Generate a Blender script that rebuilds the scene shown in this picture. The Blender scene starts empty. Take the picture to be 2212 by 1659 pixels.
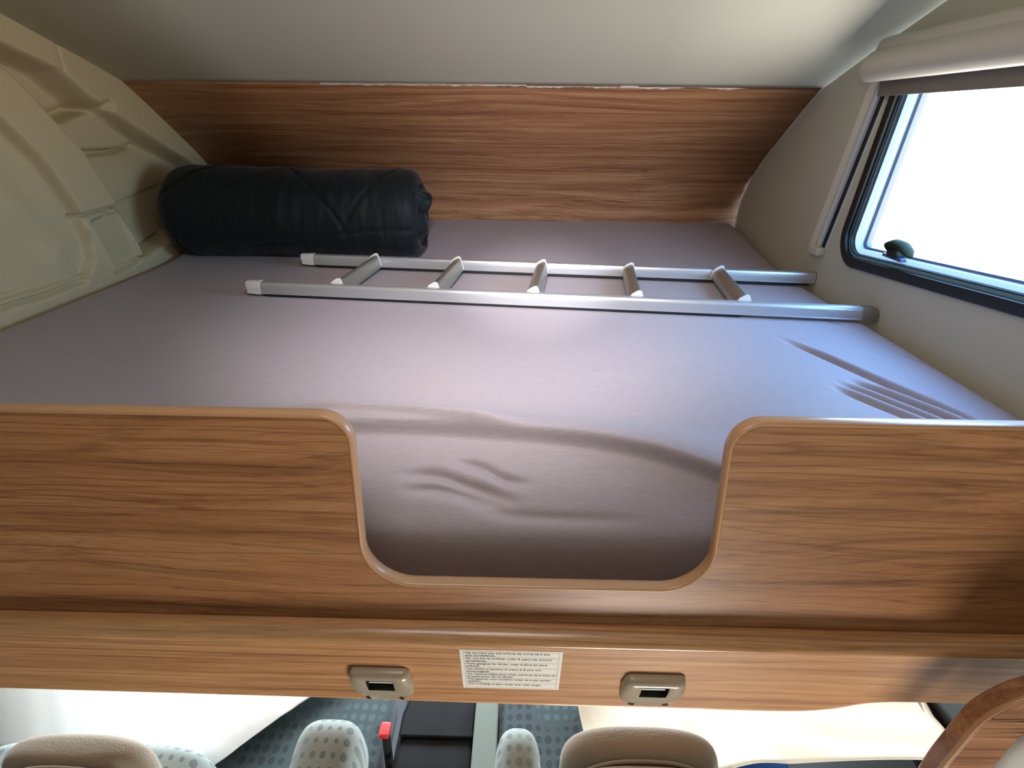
import bpy, bmesh, math, random
import numpy as np
from mathutils import Vector, Matrix, noise
from mathutils.geometry import tessellate_polygon

random.seed(4)
S = bpy.context.scene
COL = S.collection

# ------------------------------------------------------------------ camera
TH, PS, RO = math.radians(24.5), math.radians(0.95), 0.011
fw0 = Vector((-math.sin(PS), math.cos(PS), 0)); rt0 = Vector((math.cos(PS), math.sin(PS), 0)); u0 = Vector((0, 0, 1))
fw = fw0*math.cos(TH) - u0*math.sin(TH); up1 = u0*math.cos(TH) + fw0*math.sin(TH)
rt = rt0*math.cos(RO) + up1*math.sin(RO); up = up1*math.cos(RO) - rt0*math.sin(RO)
cd = bpy.data.cameras.new('camera'); cam = bpy.data.objects.new('camera', cd); COL.objects.link(cam)
M = Matrix((rt, up, -fw)).transposed().to_4x4(); M.translation = Vector((0, 0, .45)); cam.matrix_world = M
cd.sensor_width = 36; cd.lens = 1250/2212*36; cd.clip_start = .02
S.camera = cam

# ------------------------------------------------------------------ world, lights, exposure
S.view_settings.view_transform = 'Standard'; S.view_settings.look = 'None'
S.view_settings.gamma = 1; S.view_settings.use_curve_mapping = False
S.view_settings.exposure = 0.0

W = bpy.data.worlds.new('sky'); S.world = W; W.use_nodes = True
nt = W.node_tree; nt.nodes.clear()
tc = nt.nodes.new('ShaderNodeTexCoord'); sx = nt.nodes.new('ShaderNodeSeparateXYZ')
rp = nt.nodes.new('ShaderNodeValToRGB'); bg = nt.nodes.new('ShaderNodeBackground'); ow = nt.nodes.new('ShaderNodeOutputWorld')
mp = nt.nodes.new('ShaderNodeMath'); mp.operation = 'MULTIPLY_ADD'; mp.inputs[1].default_value = .5; mp.inputs[2].default_value = .5
nt.links.new(tc.outputs['Generated'], sx.inputs[0]); nt.links.new(sx.outputs['Z'], mp.inputs[0]); nt.links.new(mp.outputs[0], rp.inputs[0])
cr = rp.color_ramp
cr.elements[0].position = 0; cr.elements[0].color = (.50, .45, .38, 1)
cr.elements[1].position = 1; cr.elements[1].color = (.17, .50, 1.20, 1)
e = cr.elements.new(.47); e.color = (.90, .83, .73, 1)
e = cr.elements.new(.53); e.color = (.50, .80, 1.12, 1)
nt.links.new(rp.outputs[0], bg.inputs[0]); bg.inputs[1].default_value = 15.0
nt.links.new(bg.outputs[0], ow.inputs[0])

def area(name, loc, tgt, sx_, sy_, power, col, spread=math.pi):
    L = bpy.data.lights.new(name, 'AREA'); L.shape = 'RECTANGLE'; L.size = sx_; L.size_y = sy_; L.energy = power; L.color = col; L.spread = spread
    o = bpy.data.objects.new(name, L); COL.objects.link(o); o.location = loc
    o.rotation_euler = (Vector(tgt)-Vector(loc)).to_track_quat('-Z', 'Y').to_euler(); return o
def spot(name, loc, tgt, power, col, deg, blend=1, rad=.03):
    L = bpy.data.lights.new(name, 'SPOT'); L.energy = power; L.color = col; L.spot_size = math.radians(deg); L.spot_blend = blend; L.shadow_soft_size = rad
    o = bpy.data.objects.new(name, L); COL.objects.link(o); o.location = loc
    o.rotation_euler = (Vector(tgt)-Vector(loc)).to_track_quat('-Z', 'Y').to_euler(); return o
p = area('window_portal', (.935, 1.15, .33), (0, 1.15, .33), .95, .48, 1, (1, 1, 1)); p.data.cycles.is_portal = True
area('door_daylight', (.44, -.35, -1.40), (.0, .6, -.25), .55, .45, 21, (1.0, .94, .86))
area('rooflight', (-.1, .26, .87), (.05, 1.0, .0), .5, .35, 4.0, (1.0, .97, .95))
area('windscreen_daylight', (-.2, 2.3, -.62), (-.2, 1.1, -1.05), 1.7, .5, 75, (.84, .95, 1.0))
area('side_window_daylight', (-1.33, 1.25, -.42), (-1.0, 1.0, -1.0), .5, .3, 14, (.86, .96, 1.0))
spot('added_mattress_spot', (-.05, -.12, .90), (0.04, 1.66, 0), 150, (1.0, .95, .98), 16)  # added spot without a fitting: hot patch of light around the ladder
spot('added_mattress_spot', (.02, -.14, .90), (.02, 1.70, .1), 46, (1.0, .955, .985), 44)  # added wide beam from behind, brightens bunk centre and lower wood panel
spot('added_mattress_spot', (-.05, .62, .84), (-.08, 1.22, 0), 46, (1.0, .955, .975), 74)  # added overhead spot, lifts the middle of the mattress

# ------------------------------------------------------------------ materials
def srgb(r, g, b):
    f = lambda c: (c/255/12.92) if c <= 10 else ((c/255+.055)/1.055)**2.4
    return (f(r), f(g), f(b), 1)
def newmat(name):
    m = bpy.data.materials.new(name); m.use_nodes = True
    return m, m.node_tree, m.node_tree.nodes['Principled BSDF']
def plain(name, col, rough=.5, metal=0, bump=0, bscale=400, var=0, vscale=3, coat=0, sheen=0, spec=.5):
    m, t, b = newmat(name)
    b.inputs['Base Color'].default_value = col; b.inputs['Roughness'].default_value = rough
    b.inputs['Metallic'].default_value = metal; b.inputs['Coat Weight'].default_value = coat
    b.inputs['Sheen Weight'].default_value = sheen; b.inputs['Specular IOR Level'].default_value = spec
    tc = t.nodes.new('ShaderNodeTexCoord')
    if var:
        n = t.nodes.new('ShaderNodeTexNoise'); n.inputs['Scale'].default_value = vscale; n.inputs['Detail'].default_value = 4
        t.links.new(tc.outputs['Object'], n.inputs['Vector'])
        mx = t.nodes.new('ShaderNodeMixRGB'); mx.blend_type = 'MIX'
        mx.inputs[1].default_value = tuple(c*(1-var) for c in col[:3])+(1,); mx.inputs[2].default_value = tuple(min(1, c*(1+var)) for c in col[:3])+(1,)
        t.links.new(n.outputs['Fac'], mx.inputs[0]); t.links.new(mx.outputs[0], b.inputs['Base Color'])
    if bump:
        n = t.nodes.new('ShaderNodeTexNoise'); n.inputs['Scale'].default_value = bscale; n.inputs['Detail'].default_value = 2
        t.links.new(tc.outputs['Object'], n.inputs['Vector'])
        bp = t.nodes.new('ShaderNodeBump'); bp.inputs['Strength'].default_value = bump; bp.inputs['Distance'].default_value = .001
        t.links.new(n.outputs['Fac'], bp.inputs['Height']); t.links.new(bp.outputs[0], b.inputs['Normal'])
    return m
def wood(name, dark, mid, light, offs=(0, 0, 0), rough=.38, figure=1.0, coat=.15, rot=0.0):
    m, t, b = newmat(name); N = t.nodes; L = t.links
    tc = N.new('ShaderNodeTexCoord')
    def mapped(sc, o=(0, 0, 0)):
        mpn = N.new('ShaderNodeMapping'); mpn.inputs['Scale'].default_value = sc; mpn.inputs['Location'].default_value = tuple(a+b_ for a, b_ in zip(offs, o))
        mpn.inputs['Rotation'].default_value = (0, rot, 0)
        L.new(tc.outputs['Object'], mpn.inputs['Vector']); return mpn
    # slow wander of the grain lines
    w = N.new('ShaderNodeTexNoise'); w.inputs['Scale'].default_value = 1; w.inputs['Detail'].default_value = 1
    L.new(mapped((1.6, 6, 6)).outputs[0], w.inputs['Vector'])
    add = N.new('ShaderNodeVectorMath'); add.operation = 'MULTIPLY_ADD'
    add.inputs[1].default_value = (0, .05*figure, .05*figure)
    L.new(w.outputs['Color'], add.inputs[0]); L.new(tc.outputs['Object'], add.inputs[2])
    def nz(sc, det, dist=0, rgh=.55):
        mpn = N.new('ShaderNodeMapping'); mpn.inputs['Scale'].default_value = sc; mpn.inputs['Location'].default_value = offs
        mpn.inputs['Rotation'].default_value = (0, rot, 0)
        L.new(add.outputs[0], mpn.inputs['Vector'])
        n = N.new('ShaderNodeTexNoise'); n.inputs['Scale'].default_value = 1; n.inputs['Detail'].default_value = det
        n.inputs['Roughness'].default_value = rgh; n.inputs['Distortion'].default_value = dist
        L.new(mpn.outputs[0], n.inputs['Vector']); return n
    n1 = nz((.7, 34, 34), 5, .15, .6)
    r1 = N.new('ShaderNodeValToRGB'); L.new(n1.outputs['Fac'], r1.inputs[0])
    r1.color_ramp.elements[0].position = .24; r1.color_ramp.elements[0].color = dark
    r1.color_ramp.elements[1].position = .70; r1.color_ramp.elements[1].color = light
    q = r1.color_ramp.elements.new(.48); q.color = mid
    n2 = nz((.7, 80, 80), 3, .1)      # thin dark lines
    r2 = N.new('ShaderNodeValToRGB'); L.new(n2.outputs['Fac'], r2.inputs[0])
    r2.color_ramp.elements[0].position = .30; r2.color_ramp.elements[0].color = (.38, .32, .28, 1)
    r2.color_ramp.elements[1].position = .46; r2.color_ramp.elements[1].color = (1, 1, 1, 1)
    mx = N.new('ShaderNodeMixRGB'); mx.blend_type = 'MULTIPLY'; mx.inputs[0].default_value = .5
    L.new(r1.outputs[0], mx.inputs[1]); L.new(r2.outputs[0], mx.inputs[2])
    n3 = nz((14, 420, 420), 2)         # pores
    r3 = N.new('ShaderNodeValToRGB'); L.new(n3.outputs['Fac'], r3.inputs[0])
    r3.color_ramp.elements[0].position = .33; r3.color_ramp.elements[0].color = (.6, .55, .5, 1)
    r3.color_ramp.elements[1].position = .55; r3.color_ramp.elements[1].color = (1, 1, 1, 1)
    m2 = N.new('ShaderNodeMixRGB'); m2.blend_type = 'MULTIPLY'; m2.inputs[0].default_value = .5
    L.new(mx.outputs[0], m2.inputs[1]); L.new(r3.outputs[0], m2.inputs[2])
    # long wandering annual lines
    w4 = N.new('ShaderNodeTexNoise'); w4.inputs['Scale'].default_value = 1; w4.inputs['Detail'].default_value = 2
    L.new(mapped((1.3, 3, 3), (4, 1, 2)).outputs[0], w4.inputs['Vector'])
    a4 = N.new('ShaderNodeVectorMath'); a4.operation = 'MULTIPLY_ADD'; a4.inputs[1].default_value = (0, .030*figure, .030*figure)
    L.new(w4.outputs['Color'], a4.inputs[0]); L.new(tc.outputs['Object'], a4.inputs[2])
    q4 = N.new('ShaderNodeMapping'); q4.inputs['Scale'].default_value = (.01, 62, 62); q4.inputs['Rotation'].default_value = (0, rot, 0); L.new(a4.outputs[0], q4.inputs['Vector'])
    n4 = N.new('ShaderNodeTexNoise'); n4.inputs['Scale'].default_value = 1; n4.inputs['Detail'].default_value = 1; L.new(q4.outputs[0], n4.inputs['Vector'])
    r4 = N.new('ShaderNodeValToRGB'); L.new(n4.outputs['Fac'], r4.inputs[0]); r4.color_ramp.elements[0].position = .435; r4.color_ramp.elements[0].color = (1, 1, 1, 1)
    r4.color_ramp.elements[1].position = .50; r4.color_ramp.elements[1].color = (1, 1, 1, 1); z4 = r4.color_ramp.elements.new(.47); z4.color = (.62, .54, .48, 1)
    m4 = N.new('ShaderNodeMixRGB'); m4.blend_type = 'MULTIPLY'; m4.inputs[0].default_value = .85
    L.new(m2.outputs[0], m4.inputs[1]); L.new(r4.outputs[0], m4.inputs[2])
    L.new(m4.outputs[0], b.inputs['Base Color'])
    b.inputs['Roughness'].default_value = rough; b.inputs['Coat Weight'].default_value = coat; b.inputs['Coat Roughness'].default_value = .25
    bp = N.new('ShaderNodeBump'); bp.inputs['Strength'].default_value = .08; bp.inputs['Distance'].default_value = .0006
    L.new(n3.outputs['Fac'], bp.inputs['Height']); L.new(bp.outputs[0], b.inputs['Normal'])
    return m
def dotted(name, base, dot, light, pitch=.045, rad=.30, horiz=True):
    m, t, b = newmat(name); N = t.nodes; L = t.links
    tc = N.new('ShaderNodeTexCoord'); sp = N.new('ShaderNodeSeparateXYZ'); L.new(tc.outputs['Object'], sp.inputs[0])
    def mth(op, a, b_=None):
        n = N.new('ShaderNodeMath'); n.operation = op
        for i, v in enumerate((a, b_)):
            if v is None: continue
            if isinstance(v, (int, float)): n.inputs[i].default_value = v
            else: L.new(v, n.inputs[i])
        return n.outputs[0]
    ax = 'Y' if horiz else 'Z'
    u = mth('MULTIPLY', sp.outputs['X'], 1/pitch); v = mth('MULTIPLY', sp.outputs[ax], 1/(pitch*1.25))
    fu = mth('SUBTRACT', mth('FRACT', u), .5); fv = mth('SUBTRACT', mth('FRACT', v), .5)
    d = mth('SQRT', mth('ADD', mth('MULTIPLY', fu, fu), mth('MULTIPLY', fv, fv)))
    cb = N.new('ShaderNodeCombineXYZ'); L.new(mth('FLOOR', u), cb.inputs[0]); L.new(mth('FLOOR', v), cb.inputs[1])
    wn = N.new('ShaderNodeTexWhiteNoise'); wn.noise_dimensions = '2D'; L.new(cb.outputs[0], wn.inputs['Vector'])
    r = mth('ADD', mth('MULTIPLY', wn.outputs['Value'], .16), rad-.08)
    mask = mth('LESS_THAN', d, r)
    sel = N.new('ShaderNodeTexNoise'); sel.inputs['Scale'].default_value = 4; L.new(tc.outputs['Object'], sel.inputs['Vector'])
    sr = N.new('ShaderNodeValToRGB'); L.new(sel.outputs['Fac'], sr.inputs[0])
    sr.color_ramp.elements[0].position = .50; sr.color_ramp.elements[0].color = dot
    sr.color_ramp.elements[1].position = .58; sr.color_ramp.elements[1].color = light
    mx = N.new('ShaderNodeMixRGB'); mx.inputs[1].default_value = base
    L.new(mask, mx.inputs[0]); L.new(sr.outputs[0], mx.inputs[2]); L.new(mx.outputs[0], b.inputs['Base Color'])
    b.inputs['Roughness'].default_value = .9; b.inputs['Sheen Weight'].default_value = .2
    n = N.new('ShaderNodeTexNoise'); n.inputs['Scale'].default_value = 700; L.new(tc.outputs['Object'], n.inputs['Vector'])
    bp = N.new('ShaderNodeBump'); bp.inputs['Strength'].default_value = .2; bp.inputs['Distance'].default_value = .001
    L.new(n.outputs['Fac'], bp.inputs['Height']); L.new(bp.outputs[0], b.inputs['Normal'])
    return m

MW = {}
MW['board'] = wood('walnut_board', srgb(130, 84, 50), srgb(164, 114, 73), srgb(182, 134, 92), (0, 0, 0), figure=2.2, rough=.45, coat=.05)
MW['panel'] = wood('walnut_panel', srgb(142, 92, 60), srgb(190, 134, 94), srgb(216, 164, 120), (3, 2, 5), figure=1.8, rough=.36, coat=.08)
MW['fascia'] = wood('walnut_fascia_lit', srgb(176, 124, 80), srgb(202, 150, 102), srgb(216, 168, 118), (1, 7, 2), figure=.8, rough=.42)  # same laminate as the board, colours lightened for light falling on it
MW['ledge'] = wood('walnut_ledge', srgb(168, 118, 76), srgb(192, 142, 96), srgb(206, 158, 110), (1, 7, 2), figure=.8, rough=.3, coat=.8)
MW['arch'] = wood('walnut_arch', srgb(130, 86, 56), srgb(160, 110, 74), srgb(186, 136, 98), (6, 1, 2), figure=1, rot=1.0)
M_trim = plain('tan_edge', srgb(192, 146, 106), .35, var=.05, vscale=8, coat=.2)
M_lip = plain('fascia_lip', srgb(214, 162, 112), .4, coat=.2)
M_wallr = plain('wall_lining', srgb(198, 193, 176), .75, bump=.25, bscale=500)
M_ceil = plain('ceiling_lining', srgb(206, 203, 187), .85, bump=.2, bscale=420)
M_walll = plain('moulded_plastic', srgb(202, 184, 146), .62, bump=.25, bscale=600)
M_pale = plain('pale_plastic', srgb(205, 198, 182), .5)
M_cassette = plain('blind_cassette', srgb(196, 190, 178), .5)
M_blind = plain('blind_fabric', srgb(120, 112, 104), .8, bump=.2, bscale=300)
M_dark = plain('dark_shell', srgb(70, 74, 76), .9)
M_black = plain('black_rubber', srgb(16, 17, 19), .45)
M_blackp = plain('black_plastic', srgb(14, 15, 18), .6)
M_blackc = plain('black_carpet', srgb(5, 5, 7), .95, bump=.3, bscale=900)
M_alu = plain('brushed_aluminium', srgb(192, 192, 195), .34, metal=.6, bump=.03, bscale=900)
M_alud = plain('rung_aluminium', srgb(176, 172, 160), .42, metal=.8)
M_cap = plain('white_cap', srgb(220, 218, 214), .45)
M_foot = plain('grey_cap', srgb(126, 124, 118), .55)
M_silver = plain('silver_rail', srgb(224, 228, 230), .3, metal=.15)
M_flange = plain('rail_flange', srgb(228, 222, 208), .45)
M_brack = plain('beige_bracket', srgb(172, 158, 138), .28, coat=.2)
M_screw = plain('screw_metal', srgb(120, 112, 84), .35, metal=.9)
M_hole = plain('socket_dark', srgb(42, 38, 34), .4)
M_label = plain('sticker_paper', srgb(240, 236, 226), .45)
M_ink = plain('ink', srgb(78, 78, 82), .7)
M_knob = plain('latch_handle', srgb(40, 46, 26), .75, spec=.2)
M_seal = plain('dried_sealant', srgb(236, 230, 222), .7)
M_bare = plain('bare_edge', srgb(98, 76, 54), .8)
M_cloth = plain('white_sheet', srgb(236, 240, 240), .9, bump=.2, bscale=250, sheen=.1)
M_cream = plain('cream_cloth', srgb(232, 226, 208), .9, bump=.2, bscale=250)
M_head = plain('beige_knit', srgb(146, 136, 122), .95, bump=.5, bscale=420, sheen=.2)
M_ribbed = plain('ribbed_knit', srgb(146, 138, 124), .95, bump=.9, bscale=260, sheen=.2)
M_blue = plain('blue_cloth', srgb(40, 88, 150), .9)
M_red = plain('red_plastic', srgb(200, 44, 48), .4)
M_stripf = plain('grey_green_fabric', srgb(104, 114, 106), .9, bump=.4, bscale=500)
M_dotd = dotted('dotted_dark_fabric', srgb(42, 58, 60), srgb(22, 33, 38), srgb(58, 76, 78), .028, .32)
M_dotl = dotted('dotted_pale_fabric', srgb(142, 156, 154), srgb(104, 120, 122), srgb(126, 140, 140), .022, .28)
M_arm = plain('pale_upholstery', srgb(200, 198, 192), .9)

# mattress cloth
M_sheet, t_, b_ = newmat('mauve_jersey')
b_.inputs['Roughness'].default_value = .62; b_.inputs['Sheen Weight'].default_value = .12; b_.inputs['Specular IOR Level'].default_value = .35
b_.inputs['Base Color'].default_value = srgb(162, 150, 154)
tc_ = t_.nodes.new('ShaderNodeTexCoord')
mp_ = t_.nodes.new('ShaderNodeMapping'); mp_.inputs['Scale'].default_value = (60, 500, 500); t_.links.new(tc_.outputs['Object'], mp_.inputs[0])
n_ = t_.nodes.new('ShaderNodeTexNoise'); n_.inputs['Scale'].default_value = 1; n_.inputs['Detail'].default_value = 3; t_.links.new(mp_.outputs[0], n_.inputs['Vector'])
bp_ = t_.nodes.new('ShaderNodeBump'); bp_.inputs['Strength'].default_value = .25; bp_.inputs['Distance'].default_value = .0008
t_.links.new(n_.outputs['Fac'], bp_.inputs['Height']); t_.links.new(bp_.outputs[0], b_.inputs['Normal'])
rr_ = t_.nodes.new('ShaderNodeValToRGB'); t_.links.new(n_.outputs['Fac'], rr_.inputs[0])
rr_.color_ramp.elements[0].position = .3; rr_.color_ramp.elements[0].color = srgb(157, 145, 149)
rr_.color_ramp.elements[1].position = .7; rr_.color_ramp.elements[1].color = srgb(167, 155, 159)
t_.links.new(rr_.outputs[0], b_.inputs['Base Color'])
# duvet cloth
M_duvet = plain('dark_quilt', srgb(8, 19, 22), .6, bump=.15, bscale=300, sheen=.08, spec=.3)
# window pane
M_glass, t_, b_ = newmat('acrylic_pane')
t_.nodes.remove(b_)
tr = t_.nodes.new('ShaderNodeBsdfTransparent'); tr.inputs[0].default_value = (.95, .97, .98, 1)
gl = t_.nodes.new('ShaderNodeBsdfGlossy'); gl.inputs['Roughness'].default_value = .05
ms = t_.nodes.new('ShaderNodeMixShader'); ms.inputs[0].default_value = .05
t_.links.new(tr.outputs[0], ms.inputs[1]); t_.links.new(gl.outputs[0], ms.inputs[2])
t_.links.new(ms.outputs[0], t_.nodes['Material Output'].inputs[0])

def clear_edge(name, col, k):
    m, t, b = newmat(name); b.inputs['Base Color'].default_value = col; b.inputs['Roughness'].default_value = .3
    tl = t.nodes.new('ShaderNodeBsdfTranslucent'); tl.inputs[0].default_value = col
    x = t.nodes.new('ShaderNodeMixShader'); x.inputs[0].default_value = k
    t.links.new(b.outputs[0], x.inputs[1]); t.links.new(tl.outputs[0], x.inputs[2]); t.links.new(x.outputs[0], t.nodes['Material Output'].inputs[0]); return m
M_frame3 = clear_edge('window_clear_edge', srgb(222, 240, 248), .5)
M_frame2 = clear_edge('window_inner_edge', srgb(98, 108, 140), .12)
M_frame = clear_edge('window_frame', srgb(120, 165, 185), .06)
# ------------------------------------------------------------------ helpers
def mesh(name, vs, fs, mat, parent=None, smooth=False, mod=None):
    me = bpy.data.meshes.new(name); me.from_pydata([tuple(v) for v in vs], [], [tuple(f) for f in fs]); me.update()
    o = bpy.data.objects.new(name, me); COL.objects.link(o)
    if mat: me.materials.append(mat)
    if smooth: me.shade_smooth()
    if parent: setp(o, parent)
    return o
def setp(o, parent):
    o.parent = parent; o.matrix_parent_inverse = Matrix.Translation(-Vector(parent.location)) if parent.type == 'EMPTY' and False else Matrix()
    return o
def fix_normals(o):
    bm = bmesh.new(); bm.from_mesh(o.data); bmesh.ops.recalc_face_normals(bm, faces=bm.faces); bm.to_mesh(o.data); bm.free(); return o
def bevel(o, w, seg=3, ang=35):
    m = o.modifiers.new('bevel', 'BEVEL'); m.width = w; m.segments = seg; m.limit_method = 'ANGLE'; m.angle_limit = math.radians(ang)
    o.data.shade_smooth(); o.modifiers.new('wn', 'WEIGHTED_NORMAL'); return o
def thing(name, label, cat, loc=(0, 0, 0), group=None):
    o = bpy.data.objects.new(name, None); COL.objects.link(o); o['label'] = label; o['category'] = cat
    o.empty_display_size = .05
    if group: o['group'] = group
    return o
def tag(o, label, cat, group=None):
    o['label'] = label; o['category'] = cat
    if group: o['group'] = group
    return o
def struct(o): o['kind'] = 'structure'; return o
def box(name, a, b, mat, parent=None, bev=0, seg=2):
    (x0, y0, z0), (x1, y1, z1) = a, b
    vs = [(x, y, z) for x in (x0, x1) for y in (y0, y1) for z in (z0, z1)]
    fs = [(0, 1, 3, 2), (4, 6, 7, 5), (0, 4, 5, 1), (2, 3, 7, 6), (0, 2, 6, 4), (1, 5, 7, 3)]
    o = mesh(name, vs, fs, mat, parent)
    if bev: bevel(o, bev, seg)
    return o
def extrude_x(name, prof, x0, x1, mat, parent=None, closed=True, smooth=False, n=1):
    """profile of (y, z) swept along x"""
    k = len(prof); vs = []; fs = []
    for i in range(n+1):
        x = x0+(x1-x0)*i/n
        vs += [(x, y, z) for y, z in prof]
    for i in range(n):
        for j in range(k if closed else k-1):
            a = i*k+j; b = i*k+(j+1) % k; fs.append((a, b, b+k, a+k))
    if closed: fs.append(tuple(range(k))[::-1]); fs.append(tuple(range(n*k, n*k+k)))
    o = mesh(name, vs, fs, mat, parent, smooth); fix_normals(o); return o
def loft(name, rings, mat, parent=None, caps=(True, True), closed=True, smooth=True):
    k = len(rings[0]); vs = [v for r in rings for v in r]; fs = []
    for i in range(len(rings)-1):
        for j in range(k if closed else k-1):
            a = i*k+j; b = i*k+(j+1) % k; fs.append((a, b, b+k, a+k))
    if caps[0]: fs.append(tuple(range(k))[::-1])
    if caps[1]: fs.append(tuple(range((len(rings)-1)*k, len(rings)*k)))
    o = mesh(name, vs, fs, mat, parent, smooth); fix_normals(o); return o
def rounded(pts, rad, seg=8, closed=True):
    """2D polyline with rounded corners; rad is a number or one per point"""
    n = len(pts); out = []
    for i, p in enumerate(pts):
        r = rad[i] if isinstance(rad, (list, tuple)) else rad
        if r == 0 or (not closed and i in (0, n-1)): out.append(tuple(p)); continue
        p = Vector(p); a = Vector(pts[i-1])-p; b = Vector(pts[(i+1) % n])-p
        an = a.angle(b); a.normalize(); b.normalize()
        d = min(r/math.tan(an/2), 1e9); c = p+(a+b).normalized()*(r/math.sin(an/2))
        s = p+a*d; e_ = p+b*d
        v0 = s-c; v1 = e_-c; tot = v0.angle(v1); sg = 1 if v0.x*v1.y-v0.y*v1.x > 0 else -1
        for k in range(seg+1):
            t = sg*tot*k/seg; out.append((c.x+v0.x*math.cos(t)-v0.y*math.sin(t), c.y+v0.x*math.sin(t)+v0.y*math.cos(t)))
    return out
def tube(name, path, rad, mat, parent=None, seg=10, rad2=None, ref=Vector((0, 1, 0)), caps=True, closed=False):
    P = [Vector(p) for p in path]; rings = []
    for i, p in enumerate(P):
        if closed: t = (P[(i+1) % len(P)]-P[i-1]).normalized()
        else: t = (P[min(i+1, len(P)-1)]-P[max(i-1, 0)]).normalized()
        a = (ref-t*ref.dot(t)).normalized(); b = t.cross(a)
        rings.append([p+a*(rad2 or rad)*math.cos(q)+b*rad*math.sin(q) for q in [2*math.pi*k/seg for k in range(seg)]])
    if closed: rings.append(rings[0])
    return loft(name, rings, mat, parent, (caps and not closed, caps and not closed))
def polyprism(name, pts2, f, h0, h1, mat, parent=None):
    """closed 2D outline mapped by f(u, v, h) and given thickness"""
    n = len(pts2); vs = [f(u, v, h0) for u, v in pts2]+[f(u, v, h1) for u, v in pts2]
    tri = tessellate_polygon([[Vector((u, v, 0)) for u, v in pts2]])
    fs = [tuple(t) for t in tri]+[tuple(i+n for i in t)[::-1] for t in tri]
    fs += [(i, (i+1) % n, (i+1) % n+n, i+n) for i in range(n)]
    o = mesh(name, vs, fs, mat, parent); fix_normals(o); return o
def blob(name, c, r, mat, parent=None, e1=.6, e2=.6, rot=(0, 0, 0), nu=40, nv=24, fn=None):
    """superellipsoid; fn may push the points about"""
    vs = []; fs = []
    sg = lambda w, m: math.copysign(abs(w)**m, w)
    from mathutils import Euler
    R_ = Euler(rot).to_matrix()
    for i in range(nv+1):
        ph = -math.pi/2+math.pi*i/nv
        for j in range(nu):
            th = 2*math.pi*j/nu
            v = Vector((r[0]*sg(math.cos(ph), e1)*sg(math.cos(th), e2), r[1]*sg(math.cos(ph), e1)*sg(math.sin(th), e2), r[2]*sg(math.sin(ph), e1)))
            if fn: v = fn(v)
            vs.append(Vector(c)+R_ @ v)
    for i in range(nv):
        for j in range(nu):
            a = i*nu+j; b = i*nu+(j+1) % nu; fs.append((a, b, b+nu, a+nu))
    o = mesh(name, vs, fs, mat, parent, True)
    bm = bmesh.new(); bm.from_mesh(o.data); bmesh.ops.remove_doubles(bm, verts=bm.verts, dist=1e-5); bmesh.ops.recalc_face_normals(bm, faces=bm.faces); bm.to_mesh(o.data); bm.free()
    o.data.shade_smooth()
    return o
def sst(a, b, x):
    t = np.clip((x-a)/(b-a), 0, 1); return t*t*(3-2*t)
def catmull(pts, n=8):
    out = []; P = [Vector(p) for p in pts]; P = [P[0]*2-P[1]]+P+[P[-1]*2-P[-2]]
    for i in range(1, len(P)-2):
        for k in range(n):
            t = k/n
            out.append(tuple(.5*((2*P[i])+(-P[i-1]+P[i+1])*t+(2*P[i-1]-5*P[i]+4*P[i+1]-P[i+2])*t*t+(-P[i-1]+3*P[i]-3*P[i+1]+P[i+2])*t**3)))
    out.append(tuple(P[-2])); return out

XL, XR = -1.25, .88       # inner faces of the side walls; mattress top is z = 0

# ------------------------------------------------------------------ shell
nose = catmull([(2.47, -.30), (2.473, .0), (2.478, .06), (2.468, .13), (2.430, .20), (2.335, .30), (2.185, .40), (2.05, .485), (1.945, .547)], 6)
roof = catmull([(1.945, .547), (1.80, .592), (1.60, .650), (1.46, .690), (1.2, .760), (.9, .828), (.5, .895), (0, .93), (-.6, .94), (-2.2, .94)], 6)
def sheet_x(name, prof, x0, x1, mat, th=-.02):
    o = extrude_x(name, prof, x0, x1, mat, closed=False, smooth=True, n=4)
    m = o.modifiers.new('thick', 'SOLIDIFY'); m.thickness = .02; m.offset = 1
    return o
def outward(o, pt):   # make sheet normals point away from pt so the thickness grows outwards
    bm = bmesh.new(); bm.from_mesh(o.data)
    for f in bm.faces:
        if f.normal.dot(f.calc_center_median()-Vector(pt)) < 0: f.normal_flip()
    bm.to_mesh(o.data); bm.free()
ceil = sheet_x('ceiling', roof, XL-.11, XR+.03, M_ceil); outward(ceil, (0, 1.0, 0)); struct(ceil)
fr = sheet_x('wall_front', nose, XL-.11, XR+.03, MW['panel']); outward(fr, (0, 1.0, 0)); struct(fr)

# torn sealant and bare strip along the panel's top edge
def torn():
    vs = []; fs = []
    xs = np.linspace(-.62, .66, 260)
    y0, z0 = 1.945, .547
    dy, dz = (2.05-1.945), (.485-.547); L_ = math.hypot(dy, dz); dy /= L_; dz /= L_
    for i, x in enumerate(xs):
        n1 = noise.noise(Vector((x*9, 0, 3))); n2 = noise.noise(Vector((x*45, 5, 0)))
        w = max(0, .0052+.010*n1+.0055*n2)
        if -.05 < x < .02 or .17 < x < .22: w = max(w, .002)
        if .28 < x < .335: w = .0085
        if x > .6: w *= (.66-x)/.06
        top = -.001 + .0025*max(0, noise.noise(Vector((x*16, 9, 1)))) + (.003 if x > 0 and not (.28 < x < .335) else 0)
        for s, h in ((top, .0008), (top, .0022), (top+w, .0022), (top+w, .0008)):
            vs.append((x, y0+dy*s-.51*h, z0+dz*s-.86*h))
    for i in range(len(xs)-1):
        for j in range(3):
            a = i*4+j; fs.append((a, a+1, a+5, a+4))
    return vs, fs
vs, fs = torn(); seal = mesh('sealant', vs, fs, M_seal, fr)
seal['label'] = 'torn cream sealant left along the top edge'
# bare dark edge strip right of centre
extrude_x('bare_edge', [(1.945, .5462), (1.9515, .5422), (1.9508, .5412), (1.9443, .5452)], -.10, XR, M_bare, fr)

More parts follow.
